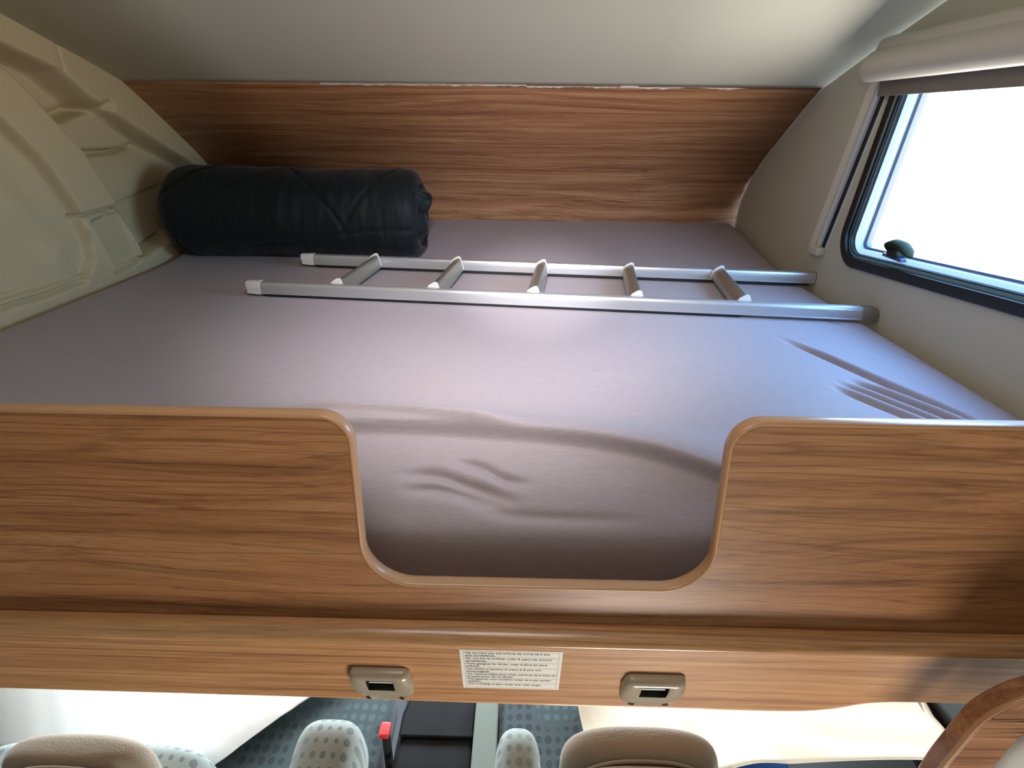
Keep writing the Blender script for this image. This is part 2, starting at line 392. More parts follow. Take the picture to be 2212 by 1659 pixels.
# right wall with window opening (outline points are y, z)
win = [(1.545, .605), (1.648, .098), (.70, .171), (.66, .605)]
wrad = [.03, .075, .06, .03]
def inset(pts, d):
    out = []; n = len(pts); c = Vector((sum(p[0] for p in pts)/n, sum(p[1] for p in pts)/n))
    for i in range(n):
        p = Vector(pts[i]); a = (Vector(pts[i-1])-p).normalized(); b = (Vector(pts[(i+1) % n])-p).normalized()
        an = a.angle(b); out.append(tuple(p+(a+b).normalized()*(d/math.sin(an/2))))
    return out
def winloop(d, seg=10):
    c = inset(win, d); lower = .5*max(0, d-.030)      # the lower rails of the pane are slimmer
    c = [(y, z-lower if k in (1, 2) else z) for k, (y, z) in enumerate(c)]
    return rounded(c, [max(.012, r-d) for r in wrad], seg)
def sheet_with_hole(name, outer, hole, x, th, mat):
    bm = bmesh.new(); loops = []
    for lp in (outer, hole):
        vs = [bm.verts.new((x, y, z)) for y, z in lp]
        loops += [bm.edges.new((vs[i], vs[(i+1) % len(vs)])) for i in range(len(vs))]
    bmesh.ops.triangle_fill(bm, edges=loops, use_beauty=True)
    g = bmesh.ops.extrude_face_region(bm, geom=list(bm.faces))
    for v in g['geom']:
        if isinstance(v, bmesh.types.BMVert): v.co.x += th
    bmesh.ops.recalc_face_normals(bm, faces=bm.faces)
    me = bpy.data.meshes.new(name); bm.to_mesh(me); bm.free(); me.materials.append(mat)
    o = bpy.data.objects.new(name, me); COL.objects.link(o); return o
rw_outer = [(-2.2, -.50), (-2.2, .93)]+[(y, z-.003) for y, z in roof[::-1]][1:]+[(y-.002, z) for y, z in nose[::-1]][1:]+[(2.47, -.50)]
wr = struct(sheet_with_hole('wall_right', rw_outer, winloop(.004), XR, .035, M_wallr))
# pale edging where the side lining meets the wooden nose panel
pts = [(XR-.002, y-.004, z) for y, z in nose[5:]]
struct(tube('trim_1', pts, .0028, M_pale, seg=8))
# lower shell of cab and living area
lowr = struct(box('wall_right', (XR, -2.2, -1.78), (XR+.035, 2.9, -.50), M_dark))
struct(box('wall_left', (XL-.145, -2.2, -1.78), (XL-.11, 2.9, -.06), M_dark))
struct(box('floor', (XL-.14, -2.2, -1.80), (XR+.035, 2.9, -1.78), M_dark))
struct(box('wall_back', (XL-.14, -2.23, -1.8), (XR+.035, -2.2, .96), M_pale))
struct(box('wall_front', (XL-.14, 2.9, -1.8), (XR+.035, 2.93, -.2), M_dark))
struct(box('wall_left', (XL-.145, -2.2, -.06), (XL-.11, 2.9, .96), M_wallr))

# left moulded lining as relief over (y, z)
def sdpoly(P, Y, Z):
    P = np.array(P); d = np.full(Y.shape, 1e9); ins = np.zeros(Y.shape, bool)
    for i in range(len(P)):
        a = P[i]; b = P[(i+1) % len(P)]; e_ = b-a; L2 = (e_**2).sum()+1e-12
        t = np.clip(((Y-a[0])*e_[0]+(Z-a[1])*e_[1])/L2, 0, 1)
        d = np.minimum(d, np.hypot(Y-a[0]-t*e_[0], Z-a[1]-t*e_[1]))
        c = ((a[1] > Z) != (b[1] > Z)) & (Y < (b[0]-a[0])*(Z-a[1])/((b[1]-a[1]) if abs(b[1]-a[1]) > 1e-9 else 1e-9)+a[0])
        ins ^= c
    return np.where(ins, d, -d)
def lnd(P, Y, Z):
    d = np.full(Y.shape, 1e9)
    for a, b in zip(P[:-1], P[1:]):
        a = np.array(a); b = np.array(b); e_ = b-a; t = np.clip(((Y-a[0])*e_[0]+(Z-a[1])*e_[1])/((e_**2).sum()), 0, 1)
        d = np.minimum(d, np.hypot(Y-a[0]-t*e_[0], Z-a[1]-t*e_[1]))
    return d
O_ = [(.55, .94), (1.0, .85), (1.30, .76), (1.562, .692), (1.664, .66), (1.72, .635), (1.95, .565), (2.12, .485), (2.27, .385), (2.43, .269), (2.50, .10), (2.50, -.05)]
Rin = [(.55, .80), (1.0, .73), (1.30, .665), (1.534, .602), (1.587, .588), (1.701, .557), (1.796, .494), (1.854, .466), (1.976, .414), (2.058, .376), (2.23, .304), (2.289, .265), (2.37, .12), (2.37, -.05)]
Aout = [(.55, .70), (1.0, .66), (1.35, .605), (1.513, .553), (1.56, .509), (1.628, .438), (1.7, .362), (1.748, .279), (1.791, .199)]
Ain = [(.55, .58), (1.0, .54), (1.30, .49), (1.463, .438), (1.499, .398), (1.547, .345), (1.587, .277), (1.628, .193)]
bowl = Ain+[(1.641, .12), (1.636, .075), (1.61, .048), (1.56, .036), (1.45, .040), (1.30, .050), (.55, .055)]
pocket = [(1.634, .438), (1.743, .435), (1.853, .465), (2.044, .368), (1.941, .352), (1.72, .356)]
boxp = [(1.663, .172), (1.813, .192), (1.847, .038), (1.712, .025)]
rec = [(1.823, .196), (2.105, .231), (2.30, .25), (2.36, .10), (2.076, .078), (1.859, .038)]
def left_relief(Y, Z):
    h = np.zeros(Y.shape)-.040+.030*sst(.42, .26, Z)
    h += .010*np.exp(-((Y-1.98)**2/.02+(Z-.26)**2/.008))          # soft swell of the valley
    R = sdpoly(O_+Rin[::-1], Y, Z); h = h*(1-sst(-.012, .006, R))+.062*sst(-.012, .006, R)
    # groove along the rim
    pk = sdpoly(pocket, Y, Z); m = sst(-.004, .006, pk)*(1-sst(-.01, .0, R)); h = h*(1-m)+.002*m
    h -= .022*np.exp(-(lnd([(1.60, .448), (1.743, .447), (1.868, .478)], Y, Z)/.012)**2)
    h -= .022*np.exp(-(lnd([(1.70, .352), (1.80, .350), (1.941, .349), (2.03, .362)], Y, Z)/.009)**2)
    h -= .006*np.exp(-(lnd([(1.70, .43), (1.74, .36)], Y, Z)/.006)**2)
    A = sdpoly(Aout+Ain[::-1], Y, Z); m = sst(-.010, .006, A); h = h*(1-m)+.066*m
    # plate under the arch, left of the pocket, and bottom lip
    plate = [(1.60, .20), (1.791, .198), (1.80, .19), (1.813, .186), (1.86, .03), (2.10, .07), (2.36, .10), (2.36, -.08), (.5, -.08), (.5, .06), (1.60, .04)]
    Pp = sdpoly(plate, Y, Z); m = sst(-.008, .004, Pp); h = h*(1-m)+.056*m
    rc = sdpoly(rec, Y, Z); m = sst(-.004, .006, rc); h = h*(1-m)-.010*m
    bx = sdpoly(boxp, Y, Z); m = sst(-.003, .004, bx); h = h*(1-m)+.036*m
    bw = sdpoly(bowl, Y, Z)
    m = sst(-.008, .010, bw); deep = .026-.024*sst(.02, .12, bw)-.012*sst(.1, .3, bw)
    h = h*(1-m)+deep*m
    h += .018*np.exp(-(lnd([(1.36, .42), (1.45, .28), (1.55, .12)], Y, Z)/.040)**2)*m
    h -= .028*np.exp(-(lnd([(1.62, .196), (1.80, .203)], Y, Z)/.0045)**2)
    h -= .022*np.exp(-(lnd([(1.664, .168), (1.715, .028)], Y, Z)/.0035)**2)
    h -= .010*np.exp(-(lnd([(1.664, .174), (1.74, .186)], Y, Z)/.0030)**2)
    h -= .018*np.exp(-(lnd([(1.735, .186), (1.752, .188)], Y, Z)/.005)**2)
    h += .010*np.exp(-(lnd([(1.650, .16), (1.700, .03)], Y, Z)/.008)**2)
    h -= .026*np.exp(-(lnd([(1.712, .020), (1.78, .020), (1.85, .036), (2.07, .076)], Y, Z)/.0035)**2)
    h -= .018*np.exp(-(lnd([(1.828, .19), (1.858, .045)], Y, Z)/.004)**2)
    h -= .026*np.exp(-(lnd([(.6, .040), (1.30, .034), (1.45, .026), (1.58, .028)], Y, Z)/.006)**2)
    h -= .004*np.exp(-(lnd([(1.708, .635), (1.715, .55)], Y, Z)/.006)**2)
    return h
ys = np.r_[np.arange(.58, 1.3, .008), np.arange(1.3, 2.475, .0038)]; zs = np.arange(-.06, .90, .0042)
YY, ZZ = np.meshgrid(ys, zs, indexing='ij'); HH = left_relief(YY, ZZ)
env = nose[::-1]+[]          # envelope: drop faces beyond roof and nose
envp = [(.5, -.2)]+[(y, z-.002) for y, z in roof[::-1] if y > .5]+[(y+.002, z) for y, z in nose[::-1]]+[(2.45, -.2)]
E_ = sdpoly(envp, YY, ZZ)
vs = [(XL-.034+HH[i, j], YY[i, j], ZZ[i, j]) for i in range(len(ys)) for j in range(len(zs))]
nz_ = len(zs); fs = []
for i in range(len(ys)-1):
    for j in range(nz_-1):
        if max(E_[i, j], E_[i+1, j], E_[i, j+1], E_[i+1, j+1]) > -.004:
            a = i*nz_+j; fs.append((a, a+nz_, a+nz_+1, a+1))
used_v = sorted({k for f in fs for k in f}); rm = {k: i for i, k in enumerate(used_v)}
wl = mesh('wall_left', [vs[k] for k in used_v], [tuple(rm[k] for k in f) for f in fs], M_walll, smooth=True)
struct(wl)

# ------------------------------------------------------------------ window and blind
w1 = bpy.data.objects.new('window_1', None); COL.objects.link(w1); w1.empty_display_size = .05; struct(w1)
def ring(name, d0, d1, x0, x1, mat, parent, bev=0):
    a = winloop(d0); b = winloop(d1)
    rings = [[(x0, y, z) for y, z in a], [(x1, y, z) for y, z in a], [(x1, y, z) for y, z in b], [(x0, y, z) for y, z in b]]
    k = len(a); vs = [v for r in rings for v in r]; fs = []
    for i in range(4):
        for j in range(k):
            p0 = i*k+j; p1 = i*k+(j+1) % k; q = ((i+1) % 4)*k
            fs.append((p0, p1, q+(j+1) % k, q+j))
    o = mesh(name, vs, fs, mat, parent); fix_normals(o)
    if bev: bevel(o, bev, 3, 40)
    return o
ring('gasket', -.004, .021, XR-.010, XR+.02, M_black, w1, .004)
ring('inner_frame', .021, .030, XR+.002, XR+.03, M_frame, w1)
ring('gasket', .030, .035, XR+.0, XR+.03, M_black, w1)
ring('pane_rim', .035, .060, XR+.010, XR+.030, M_frame3, w1, .003)
ring('pane_edge', .060, .073, XR+.020, XR+.036, M_frame2, w1, .002)
lp = winloop(.058); polyprism('pane', lp, lambda y, z, h: (XR+.030+h, y, z), 0, .003, M_glass, w1)
# latch on the bottom frame
lt = bpy.data.objects.new('latch', None)
kb = blob('latch', (XR+.002, 1.390, .176), (.018, .019, .013), M_blackp, w1, .5, .5)
hd = loft('latch_handle', [[(XR-.012+.010*math.cos(q)*s, y-.028, z-.009+.006*math.sin(q)*s) for q in [2*math.pi*k/12 for k in range(12)]]
     for y, z, s in ((1.432, .190, .7), (1.430, .200, 1.5), (1.408, .207, 1.7), (1.380, .205, 1.8), (1.358, .197, 1.5), (1.346, .190, .7))], M_knob, kb)
box('latch_plate', (XR-.004, 1.360, .158), (XR+.01, 1.435, .166), M_frame2, w1, .001)

bl = thing('roller_blind', 'beige roller blind with long cassette above the side window, shade almost fully raised', 'blind')
cas = [(XR, .640), (XR-.022, .640), (XR-.038, .634), (XR-.045, .622), (XR-.048, .612), (XR-.058, .606), (XR-.070, .594), (XR-.077, .578), (XR-.076, .562), (XR-.068, .549), (XR-.054, .542), (XR-.024, .545), (XR, .545)]
cas = catmull(cas, 4)
casf = rounded(cas, 0)
def casring(y, k): return [(XR-(XR-x)*k, y, .59+(z-.59)*(1-(1-k)*.5)) for x, z in cas]
loft('cassette', [casring(.45, 1), casring(1.585, 1), casring(1.605, .97), casring(1.617, .88), casring(1.622, .7), casring(1.625, .4)], M_cassette, bl)
box('shade', (XR-.022, .50, .512), (XR-.016, 1.600, .548), M_blind, bl, .001)
def rail(y0t, y0b, name, dx0, dx1, wa, wb, mat, par, zt=.545, zb=.118):
    """upright strip on the wall, its far side at y0 (top and bottom), offsets wa..wb towards the camera"""
    f = lambda y, z, x: (x, y, z)
    pts = [(y0t-wa, zt), (y0t-wb, zt), (y0b-wb, zb), (y0b-wa, zb)]
    return polyprism(name, pts, lambda y, z, h: (XR-h, y, z), dx0, dx1, mat, par)
T0, B0 = 1.662, 1.792
rail(T0, B0, 'side_rail', 0, .012, 0, .034, M_flange, bl)
rail(T0, B0, 'rail_lip', 0, .0125, .034, .037, M_pale, bl)
rail(T0, B0, 'rail_insert', 0, .0075, .037, .052, M_silver, bl)
rail(T0, B0, 'rail_channel', 0, .0012, .052, .077, M_blackp, bl)
rail(T0, B0, 'rail_lip', 0, .0035, .077, .081, M_silver, bl)
blob('rail_end_cap', (XR-.010, B0-.045, .108), (.014, .034, .013), M_pale, bl, .4, .5)

# ------------------------------------------------------------------ mattress
def P2(l): return [Vector(p) for p in l]
prof = [(2.46, .072), (2.3, .055), (2.15, .031), (2.0, .011), (1.90, .002), (1.7, .0), (1.5, .0), (1.2, .0), (.95, .0), (.85, .0), (.80, -.003), (.76, -.014), (.72, -.036), (.69, -.064), (.673, -.088), (.670, -.108), (.673, -.130), (.678, -.152), (.684, -.175), (.690, -.20), (.695, -.215)]
pc = catmull([(a, b) for a, b in prof], 40)
# resample by arclength
pc = np.array(pc); dl = np.r_[0, np.cumsum(np.hypot(*np.diff(pc, axis=0).T))]
N1 = 560; sl = np.linspace(0, dl[-1], N1); py = np.interp(sl, dl, pc[:, 0]); pz = np.interp(sl, dl, pc[:, 1])
N2 = 430; xs = np.linspace(XL+.026, XR-.004, N2)
X, Yp = np.meshgrid(xs, py, indexing='ij'); _, Zp = np.meshgrid(xs, pz, indexing='ij')
SL = np.broadcast_to(sl, X.shape)
ny = np.gradient(py, sl); nz2 = np.gradient(pz, sl); nrm_y = np.broadcast_to(nz2, X.shape)*1.0; nrm_z = np.broadcast_to(-ny, X.shape)
D = np.zeros(X.shape)
def ridge(path, wid, amp, sharp=None, endw=.25):
    """wrinkle along a path of (x, y): amp>0 up; sharp adds a steep near side"""
    best = np.full(X.shape, 1e9); tt = np.zeros(X.shape); side = np.zeros(X.shape)
    P = [np.array(p) for p in catmull(path, 6)]; L = [0]
    for a, b in zip(P[:-1], P[1:]): L.append(L[-1]+np.hypot(*(b-a)))
    for k, (a, b) in enumerate(zip(P[:-1], P[1:])):
        e_ = b-a; t = np.clip(((X-a[0])*e_[0]+(Yp-a[1])*e_[1])/((e_**2).sum()), 0, 1)
        dx = X-a[0]-t*e_[0]; dy = Yp-a[1]-t*e_[1]; d = np.hypot(dx, dy)
        m = d < best; best = np.where(m, d, best); tt = np.where(m, (L[k]+t*(L[k+1]-L[k]))/L[-1], tt)
        side = np.where(m, np.sign(e_[0]*dy-e_[1]*dx), side)
    tap = sst(0, endw, tt)*(1-sst(1-endw, 1, tt)); sd = best*side
    if sharp: prof_ = np.where(sd > 0, np.exp(-(sd/sharp[0])**2), np.exp(-(sd/sharp[1])**2))
    else: prof_ = np.exp(-(sd/wid)**2)
    return amp*tap*prof_
# the long fold across the front
D += ridge([(-.50, .835), (-.265, .828), (-.105, .812), (.02, .800)], 0, .015, (.035, .006), .2)
D += ridge([(-.42, .795), (-.20, .805), (-.06, .800), (.09, .787), (.20, .765), (.295, .735), (.42, .70)], 0, .027, (.055, .008), .14)
# strained folds near the right wall
for path, w_, a_ in (([(.585, 1.30), (.640, 1.16), (.690, 1.03), (.745, .90), (.79, .76)], .0065, -.017),
                     ([(.63, 1.05), (.672, .965), (.725, .870), (.765, .76)], .0085, -.024),
                     ([(.60, 1.04), (.65, .945), (.70, .86), (.74, .76)], .0060, -.016),
                     ([(.58, 1.02), (.62, .94), (.66, .87), (.70, .78)], .0075, -.013)):
    D += ridge(path, w_, a_, None, .3)
    D += ridge([(x+.013, y+.004) for x, y in path], .008, -a_*.35, None, .3)
D += ridge([(.13, 1.062), (.165, 1.05), (.20, 1.03), (.215, 1.01)], 0, .0035, (.02, .006), .4)
D += ridge([(.75, 1.42), (.80, 1.365), (.83, 1.34)], .006, -.004, None, .4)
D += ridge([(.80, 1.22), (.835, 1.15), (.86, 1.08)], .008, -.006, None, .4)
# creases on the drooping front (x, y on the slope)
for path, w_, a_ in (([(-.11, .748), (-.06, .740), (-.02, .722), (.03, .716)], .006, -.009),
                     ([(-.20, .722), (-.13, .727), (-.07, .712), (-.02, .700), (.02, .694)], .007, -.010),
                     ([(-.19, .706), (-.12, .708), (-.06, .697), (.0, .686)], .006, -.009),
                     ([(-.10, .690), (-.02, .684), (.08, .682), (.2, .682)], .005, -.004)):
    D += ridge(path, w_, a_, None, .35)
D += ridge([(-.09, 1.93), (.05, 1.95), (.12, 1.93)], .008, .002, None, .4)
# gentle waviness
for i in range(0, N2):
    pass
wv = (np.sin(X*7.3+1.3)*np.sin(Yp*5.1+.4)*.0035+np.sin(X*13+Yp*9)*.0012)*(1-sst(1.1, 1.3, Yp)*(1-sst(2.1, 2.2, Yp)))
D += wv*sst(2.6, 2.0, SL*0+2.3)
# rounded border along both walls and the nose
ed = np.minimum(X-(XL+.026), (XR-.004)-X); drop = -.045*(1-np.sqrt(np.clip(1-(1-np.clip(ed/.045, 0, 1))**2, 0, 1)))
fade = sst(-.135, -.08, Zp); D = D*fade; drop = drop*sst(-.2, -.05, Zp)
Yo = Yp-nrm_y*(D); Zo = Zp+nrm_z*D+drop
Yo = Yp+(-nrm_y)*0-np.sign(1)*0+D*(np.broadcast_to(nz2, X.shape)*1.0)*(1.0)   # along the profile's outward normal
Zo = Zp+D*(-np.broadcast_to(ny, X.shape))+drop
vs = np.stack([X, Yo, Zo], -1).reshape(-1, 3).tolist(); fs = []
for i in range(N2-1):
    for j in range(N1-1):
        a = i*N1+j; fs.append((a, a+1, a+N1+1, a+N1))
mat_o = mesh('mattress', vs, fs, M_sheet, smooth=True); fix_normals(mat_o)
tag(mat_o, 'wide mattress under a mauve-grey fitted jersey sheet filling the bunk', 'mattress')
# bunk base
bb = box('bunk_base', (XL, .625, -.255), (XR, 2.46, -.238), MW['panel'])
tag(bb, 'wooden base board under the mattress of the over-cab bunk', 'bed base')

# ------------------------------------------------------------------ guard board with cut-out
gb = thing('guard_board', 'walnut bunk guard board with a deep rounded entry cut-out in its middle', 'bed guard')
ol = rounded([(XL, .130), (-.203, .130), (-.207, -.127), (.260, -.126), (.250, .131), (XR, .132)], [0, .036, .068, .066, .036, 0], 14, closed=False)
full = ol+[(XR, -.2), (XL, -.2)]
bd = polyprism('panel', full, lambda x, z, h: (x, .600+h, z), 0, .016, MW['board'], gb)
ol2 = [(x, .6075, z) for x, z in ol]
tube('edge_trim', ol2, .0042, M_trim, gb, seg=14, rad2=.0100)

# ------------------------------------------------------------------ fascia
ft = Vector((0, .254, -.967)).normalized(); fn = Vector((0, -.967, -.254)).normalized(); F0 = Vector((0, .574, -.2035))
def FP(x, s, h=0): return F0+Vector((x, 0, 0))+ft*s+fn*h
fa = thing('fascia_board', 'walnut fascia under the bunk guard, light put into its tone, rounded ledge on top, stepped lower edge', 'fascia')
lowedge = catmull([(XL, .178), (-.80, .180), (-.3, .184), (0, .190), (.28, .1915), (.40, .191), (.455, .187), (.495, .176), (.53, .157), (.56, .149), (.60, .1465), (.72, .146), (XR, .147)], 6)
outl = [(XL, 0)]+[(x, s) for x, s in lowedge]+[(XR, 0)]
polyprism('panel', outl, lambda x, s, h: FP(x, s, -h), 0, .018, MW['fascia'], fa)
tube('edge_trim', [FP(x, s+.0005, -.008) for x, s in lowedge], .0028, M_lip, fa, seg=8, rad2=.009, ref=fn)
led = [(.606, -.215), (.5995, -.1985), (.5985, -.1885), (.590, -.1880), (.583, -.1895), (.577, -.1930), (.5725, -.1980), (.5705, -.2030), (.5715, -.2065), (.575, -.2075), (.590, -.213)]
led = catmull(led[1:-1], 4)+[(.590, -.213), (.5995, -.213)]
extrude_x('ledge', led, XL, XR, MW['ledge'], fa, smooth=False)
lipo = tube('ledge_bead', [(XL, .5735, -.2062), (XR, .5735, -.2062)], .0016, M_lip, fa, seg=8)
for o in (bpy.data.objects['ledge'],):
    o.data.shade_smooth(); o.modifiers.new('es', 'EDGE_SPLIT').split_angle = math.radians(50)

# sticker
st = thing('warning_sticker', 'cream multilingual child warning sticker between the two plastic brackets', 'sticker')
sw, sh_ = (-.079, .0655), (.0178, .1375)
polyprism('paper', [(sw[0], sh_[0]), (sw[1], sh_[0]), (sw[1], sh_[1]), (sw[0], sh_[1])], lambda x, s, h: FP(x, s, h), .0001, .0005, M_label, st)
lx0, lx1, ls0, ls1 = sw[0]+.0055, sw[1]-.0045, sh_[0]+.0035, sh_[1]-.0035
cells = [('Ne convient pas aux enfants de moins de 6 ans,', 'sans surveillance.'), ('Do not suit to children under 6 years old without', 'surveillance.'),
         ('Nicht geeignet für kinder unter 6 jahre alt ohne', 'aufsicht.'), ('non adatto ai bambini di meno di 6 anni non', 'accompagnati.'),
         ('No recomandable para niños menores de 6 años sin', 'la supervision de un adulto.'), ('Niet geschikt voor kinderen onder de 6 jaar zonder', 'toezicht.'),
         ('Ikke tilrådeligt til børn under 6 år uden opsyn.', None)]
ch = (ls1-ls0)/7.0
vs = []; fs = []
def rule(x0, s0, x1, s1, w=.00035):
    n = len(vs); dx, ds = x1-x0, s1-s0; L = math.hypot(dx, ds); px, ps = -ds/L*w/2, dx/L*w/2
    for x, s in ((x0+px, s0+ps), (x1+px, s1+ps), (x1-px, s1-ps), (x0-px, s0-ps)): vs.append(FP(x, s, .0007))
    fs.append((n, n+1, n+2, n+3))
for k in range(8): rule(lx0, ls0+ch*k, lx1, ls0+ch*k)
rule(lx0, ls0, lx0, ls1); rule(lx1, ls0, lx1, ls1)
mesh('ruled_lines', vs, fs, M_ink, st)
dg = None
lv = []; lf = []
for k, (a, b) in enumerate(cells):
    for r, s in enumerate((a, b)):
        if not s: continue
        cu = bpy.data.curves.new('t', 'FONT'); cu.body = s; cu.size = .0074; cu.space_character = 1.0; cu.offset = .00006; cu.resolution_u = 3
        to = bpy.data.objects.new('t', cu); COL.objects.link(to)
        dg = bpy.context.evaluated_depsgraph_get(); me = bpy.data.meshes.new_from_object(to.evaluated_get(dg))
        xs_ = [v.co.x for v in me.vertices]; wd = max(xs_)-min(xs_)
        full_w = {0: .119, 1: .122, 2: .116, 3: .108, 4: .130, 5: .124, 6: .110}[k] if r == 0 else None
        if r == 0: kx = full_w/wd; kx0 = kx
        else: kx = kx0
        n = len(lv)
        base = ls0+ch*k+.0072+r*.0074
        for v in me.vertices: lv.append(FP(lx0+.0022+v.co.x*kx, base-v.co.y*1.0, .0008))
        for f in me.polygons: lf.append(tuple(n+i for i in f.vertices))
        bpy.data.objects.remove(to); bpy.data.curves.remove(cu); bpy.data.meshes.remove(me)
mesh('lettering', lv, lf, M_ink, st)

# ladder brackets
def bracket(cx, cs, label):
    b = thing('ladder_bracket', label, 'bracket', group='ladder brackets on the fascia')
    w, hgt = .047, .051
    out = rounded([(-w*.9, -hgt), (w*.9, -hgt), (w, -hgt*.45), (w*.94, hgt*.4), (w*.62, hgt), (-w*.62, hgt), (-w*.94, hgt*.4), (-w, -hgt*.45)], .010, 6)
    hx, hs0, hs1 = .0200, -.039, -.002
    def rect_like(n, pts, x0, x1, y0, y1):
        r = []
        for (x, y) in pts:   # radial projection on the rectangle
            cx_, cy_ = (x0+x1)/2, (y0+y1)/2; dx, dy = x-cx_, y-cy_
            t = min((x1-x0)/2/abs(dx) if dx else 9e9, (y1-y0)/2/abs(dy) if dy else 9e9)
            r.append((cx_+dx*t, cy_+dy*t))
        return r
    sc = lambda k: [(x*k, y*k) for x, y in out]
    hole = rect_like(0, out, -hx, hx, hs0, hs1)
    def lerp(a, b_, t): return [(p[0]+(q[0]-p[0])*t, p[1]+(q[1]-p[1])*t) for p, q in zip(a, b_)]
    rings = [(sc(1), .0004), (sc(1), .006), (sc(.97), .011), (lerp(sc(.93), hole, .05), .0145), (lerp(sc(.9), hole, .35), .0165), (lerp(sc(.9), hole, .9), .0155), (hole, .0145)]
    tl = lambda y: 1.0-.72*max(0, min(1, (y/hgt+.25)/1.25))
    R3 = [[FP(cx+x, cs+y, h*tl(y)+(.0004 if h < .001 else 0)) for x, y in r] for r, h in rings]
    loft('body', R3, M_brack, b, caps=(False, False))
    R4 = [[FP(cx+x, cs+y, h*tl(y)) for x, y in hole] for h in (.0145, .0012)]
    loft('socket', R4, M_hole, b, caps=(False, True), smooth=False)
    polyprism('socket_bar', [(cx-.018, cs-.022), (cx+.017, cs-.022), (cx+.017, cs-.018), (cx-.018, cs-.018)], FP, .004, .009, M_silver, b)
    for sx_ in (-.027, .027):
        c = FP(cx+sx_*.95, cs+.032, .0068)
        rr = [[c+Vector((.0048*k*math.cos(q), 0, 0))+ft*(.0048*k*math.sin(q))+fn*h for q in [2*math.pi*i/16 for i in range(16)]] for k, h in ((1, -.001), (1, .0022), (.8, .003), (.45, .0028), (.4, .0005))]
        loft('screw', rr, M_screw, b, smooth=False)
    return b
bracket(-.199, .128, 'beige plastic ladder bracket left of the warning sticker, dark slot and two screws')
bracket(.2035, .128, 'beige plastic ladder bracket right of the warning sticker, dark slot and two screws')

# ------------------------------------------------------------------ ladder
ld = thing('ladder', 'aluminium bunk ladder with five rungs lying flat across the mattress', 'ladder')
LD = Vector((.9953, -.0966, 0)).normalized(); LN = Vector((.0966, .9953, 0)).normalized()
A0 = Vector((-.742, 1.541, .0055)); LEN = 1.600; LW = .345
def LP(s, w, z): return A0+LD*s+LN*w+Vector((0, 0, z+.004*max(0, w-.012)/.34))
rp_ = [(.002, .002), (-.0010, .0025), (-.0015, .0045), (.0005, .0055), (.0, .018), (.0018, .0262), (.003, .0270), (.0050, .0325), (.009, .0345), (.020, .0345), (.024, .032), (.025, .027), (.025, .004), (.020, .002)]
def railm(w0, s0, s1):
    rings = [[LP(s, w0+a, b) for a, b in rp_] for s in (s0, s1)]
    o = loft('rail', rings, M_alu, ld, smooth=True); o.modifiers.new('es', 'EDGE_SPLIT').split_angle = math.radians(28)
    # white slanted cap on the left end
    cp = [[LP(s+sl_*(b/.0385), w0+.012+(a-.012)*k, .019+(b-.019)*k) for a, b in rp_] for s, sl_, k in
          ((s0-.030, -.006, .80), (s0-.027, -.006, .98), (s0-.006, 0, 1.06), (s0+.004, 0, 1.10), (s0+.010, 0, 1.10), (s0+.0101, 0, 1.0))]
    loft('end_cap', cp, M_cap, ld, smooth=False)
    ft_ = [[LP(s, w0+.012+(a-.012)*k, .001+(b-.001)*h) for a, b in rp_] for s, k, h in
           ((s1-.010, 1.0, 1.0), (s1-.0099, 1.12, 1.05), (s1+.012, 1.12, 1.02), (s1+.026, 1.05, .86), (s1+.034, .9, .55), (s1+.036, .7, .2))]
    loft('foot', ft_, M_foot, ld, smooth=False)
    return o
railm(0, .012, LEN)
railm(LW-.004, .012, LEN+.004)
rg = [(-.024, .004), (-.027, .012), (-.026, .024), (-.018, .034), (-.006, .0415), (.000, .0425), (.004, .040), (.009, .026), (.014, .004), (.010, .002), (-.020, .002)]
for k in range(5):
    s = .240+.2695*k
    rings = [[LP(s+a, w, b) for a, b in rg] for w in (.028, LW-.008)]
    o = loft('rung', rings, M_alud, ld, smooth=True); o.modifiers.new('es', 'EDGE_SPLIT').split_angle = math.radians(25)
    for w in (.026, LW-.0085):
        rings = [[LP(s-.005+(a+.005)*kk, w+d, .0025+(b)*kk) for a, b in rg] for d, kk in ((-.0022, 1.0), (-.0018, 1.09), (.0018, 1.09), (.0022, 1.0))]
        loft('end_plate', rings, M_cap, o, smooth=False)
# black strips put in as the shadow gap under the rails
for s0, s1, w0 in ((.03, 1.30, .0), (.03, LEN-.02, LW-.004)):
    rings = [[LP(s, w0+a, b) for a, b in ((.003, -.005), (.003, .003), (.018, .003), (.018, -.005))] for s in (s0, s1)]
    loft('gap_shadow_strip', rings, M_blackp, ld, smooth=False)

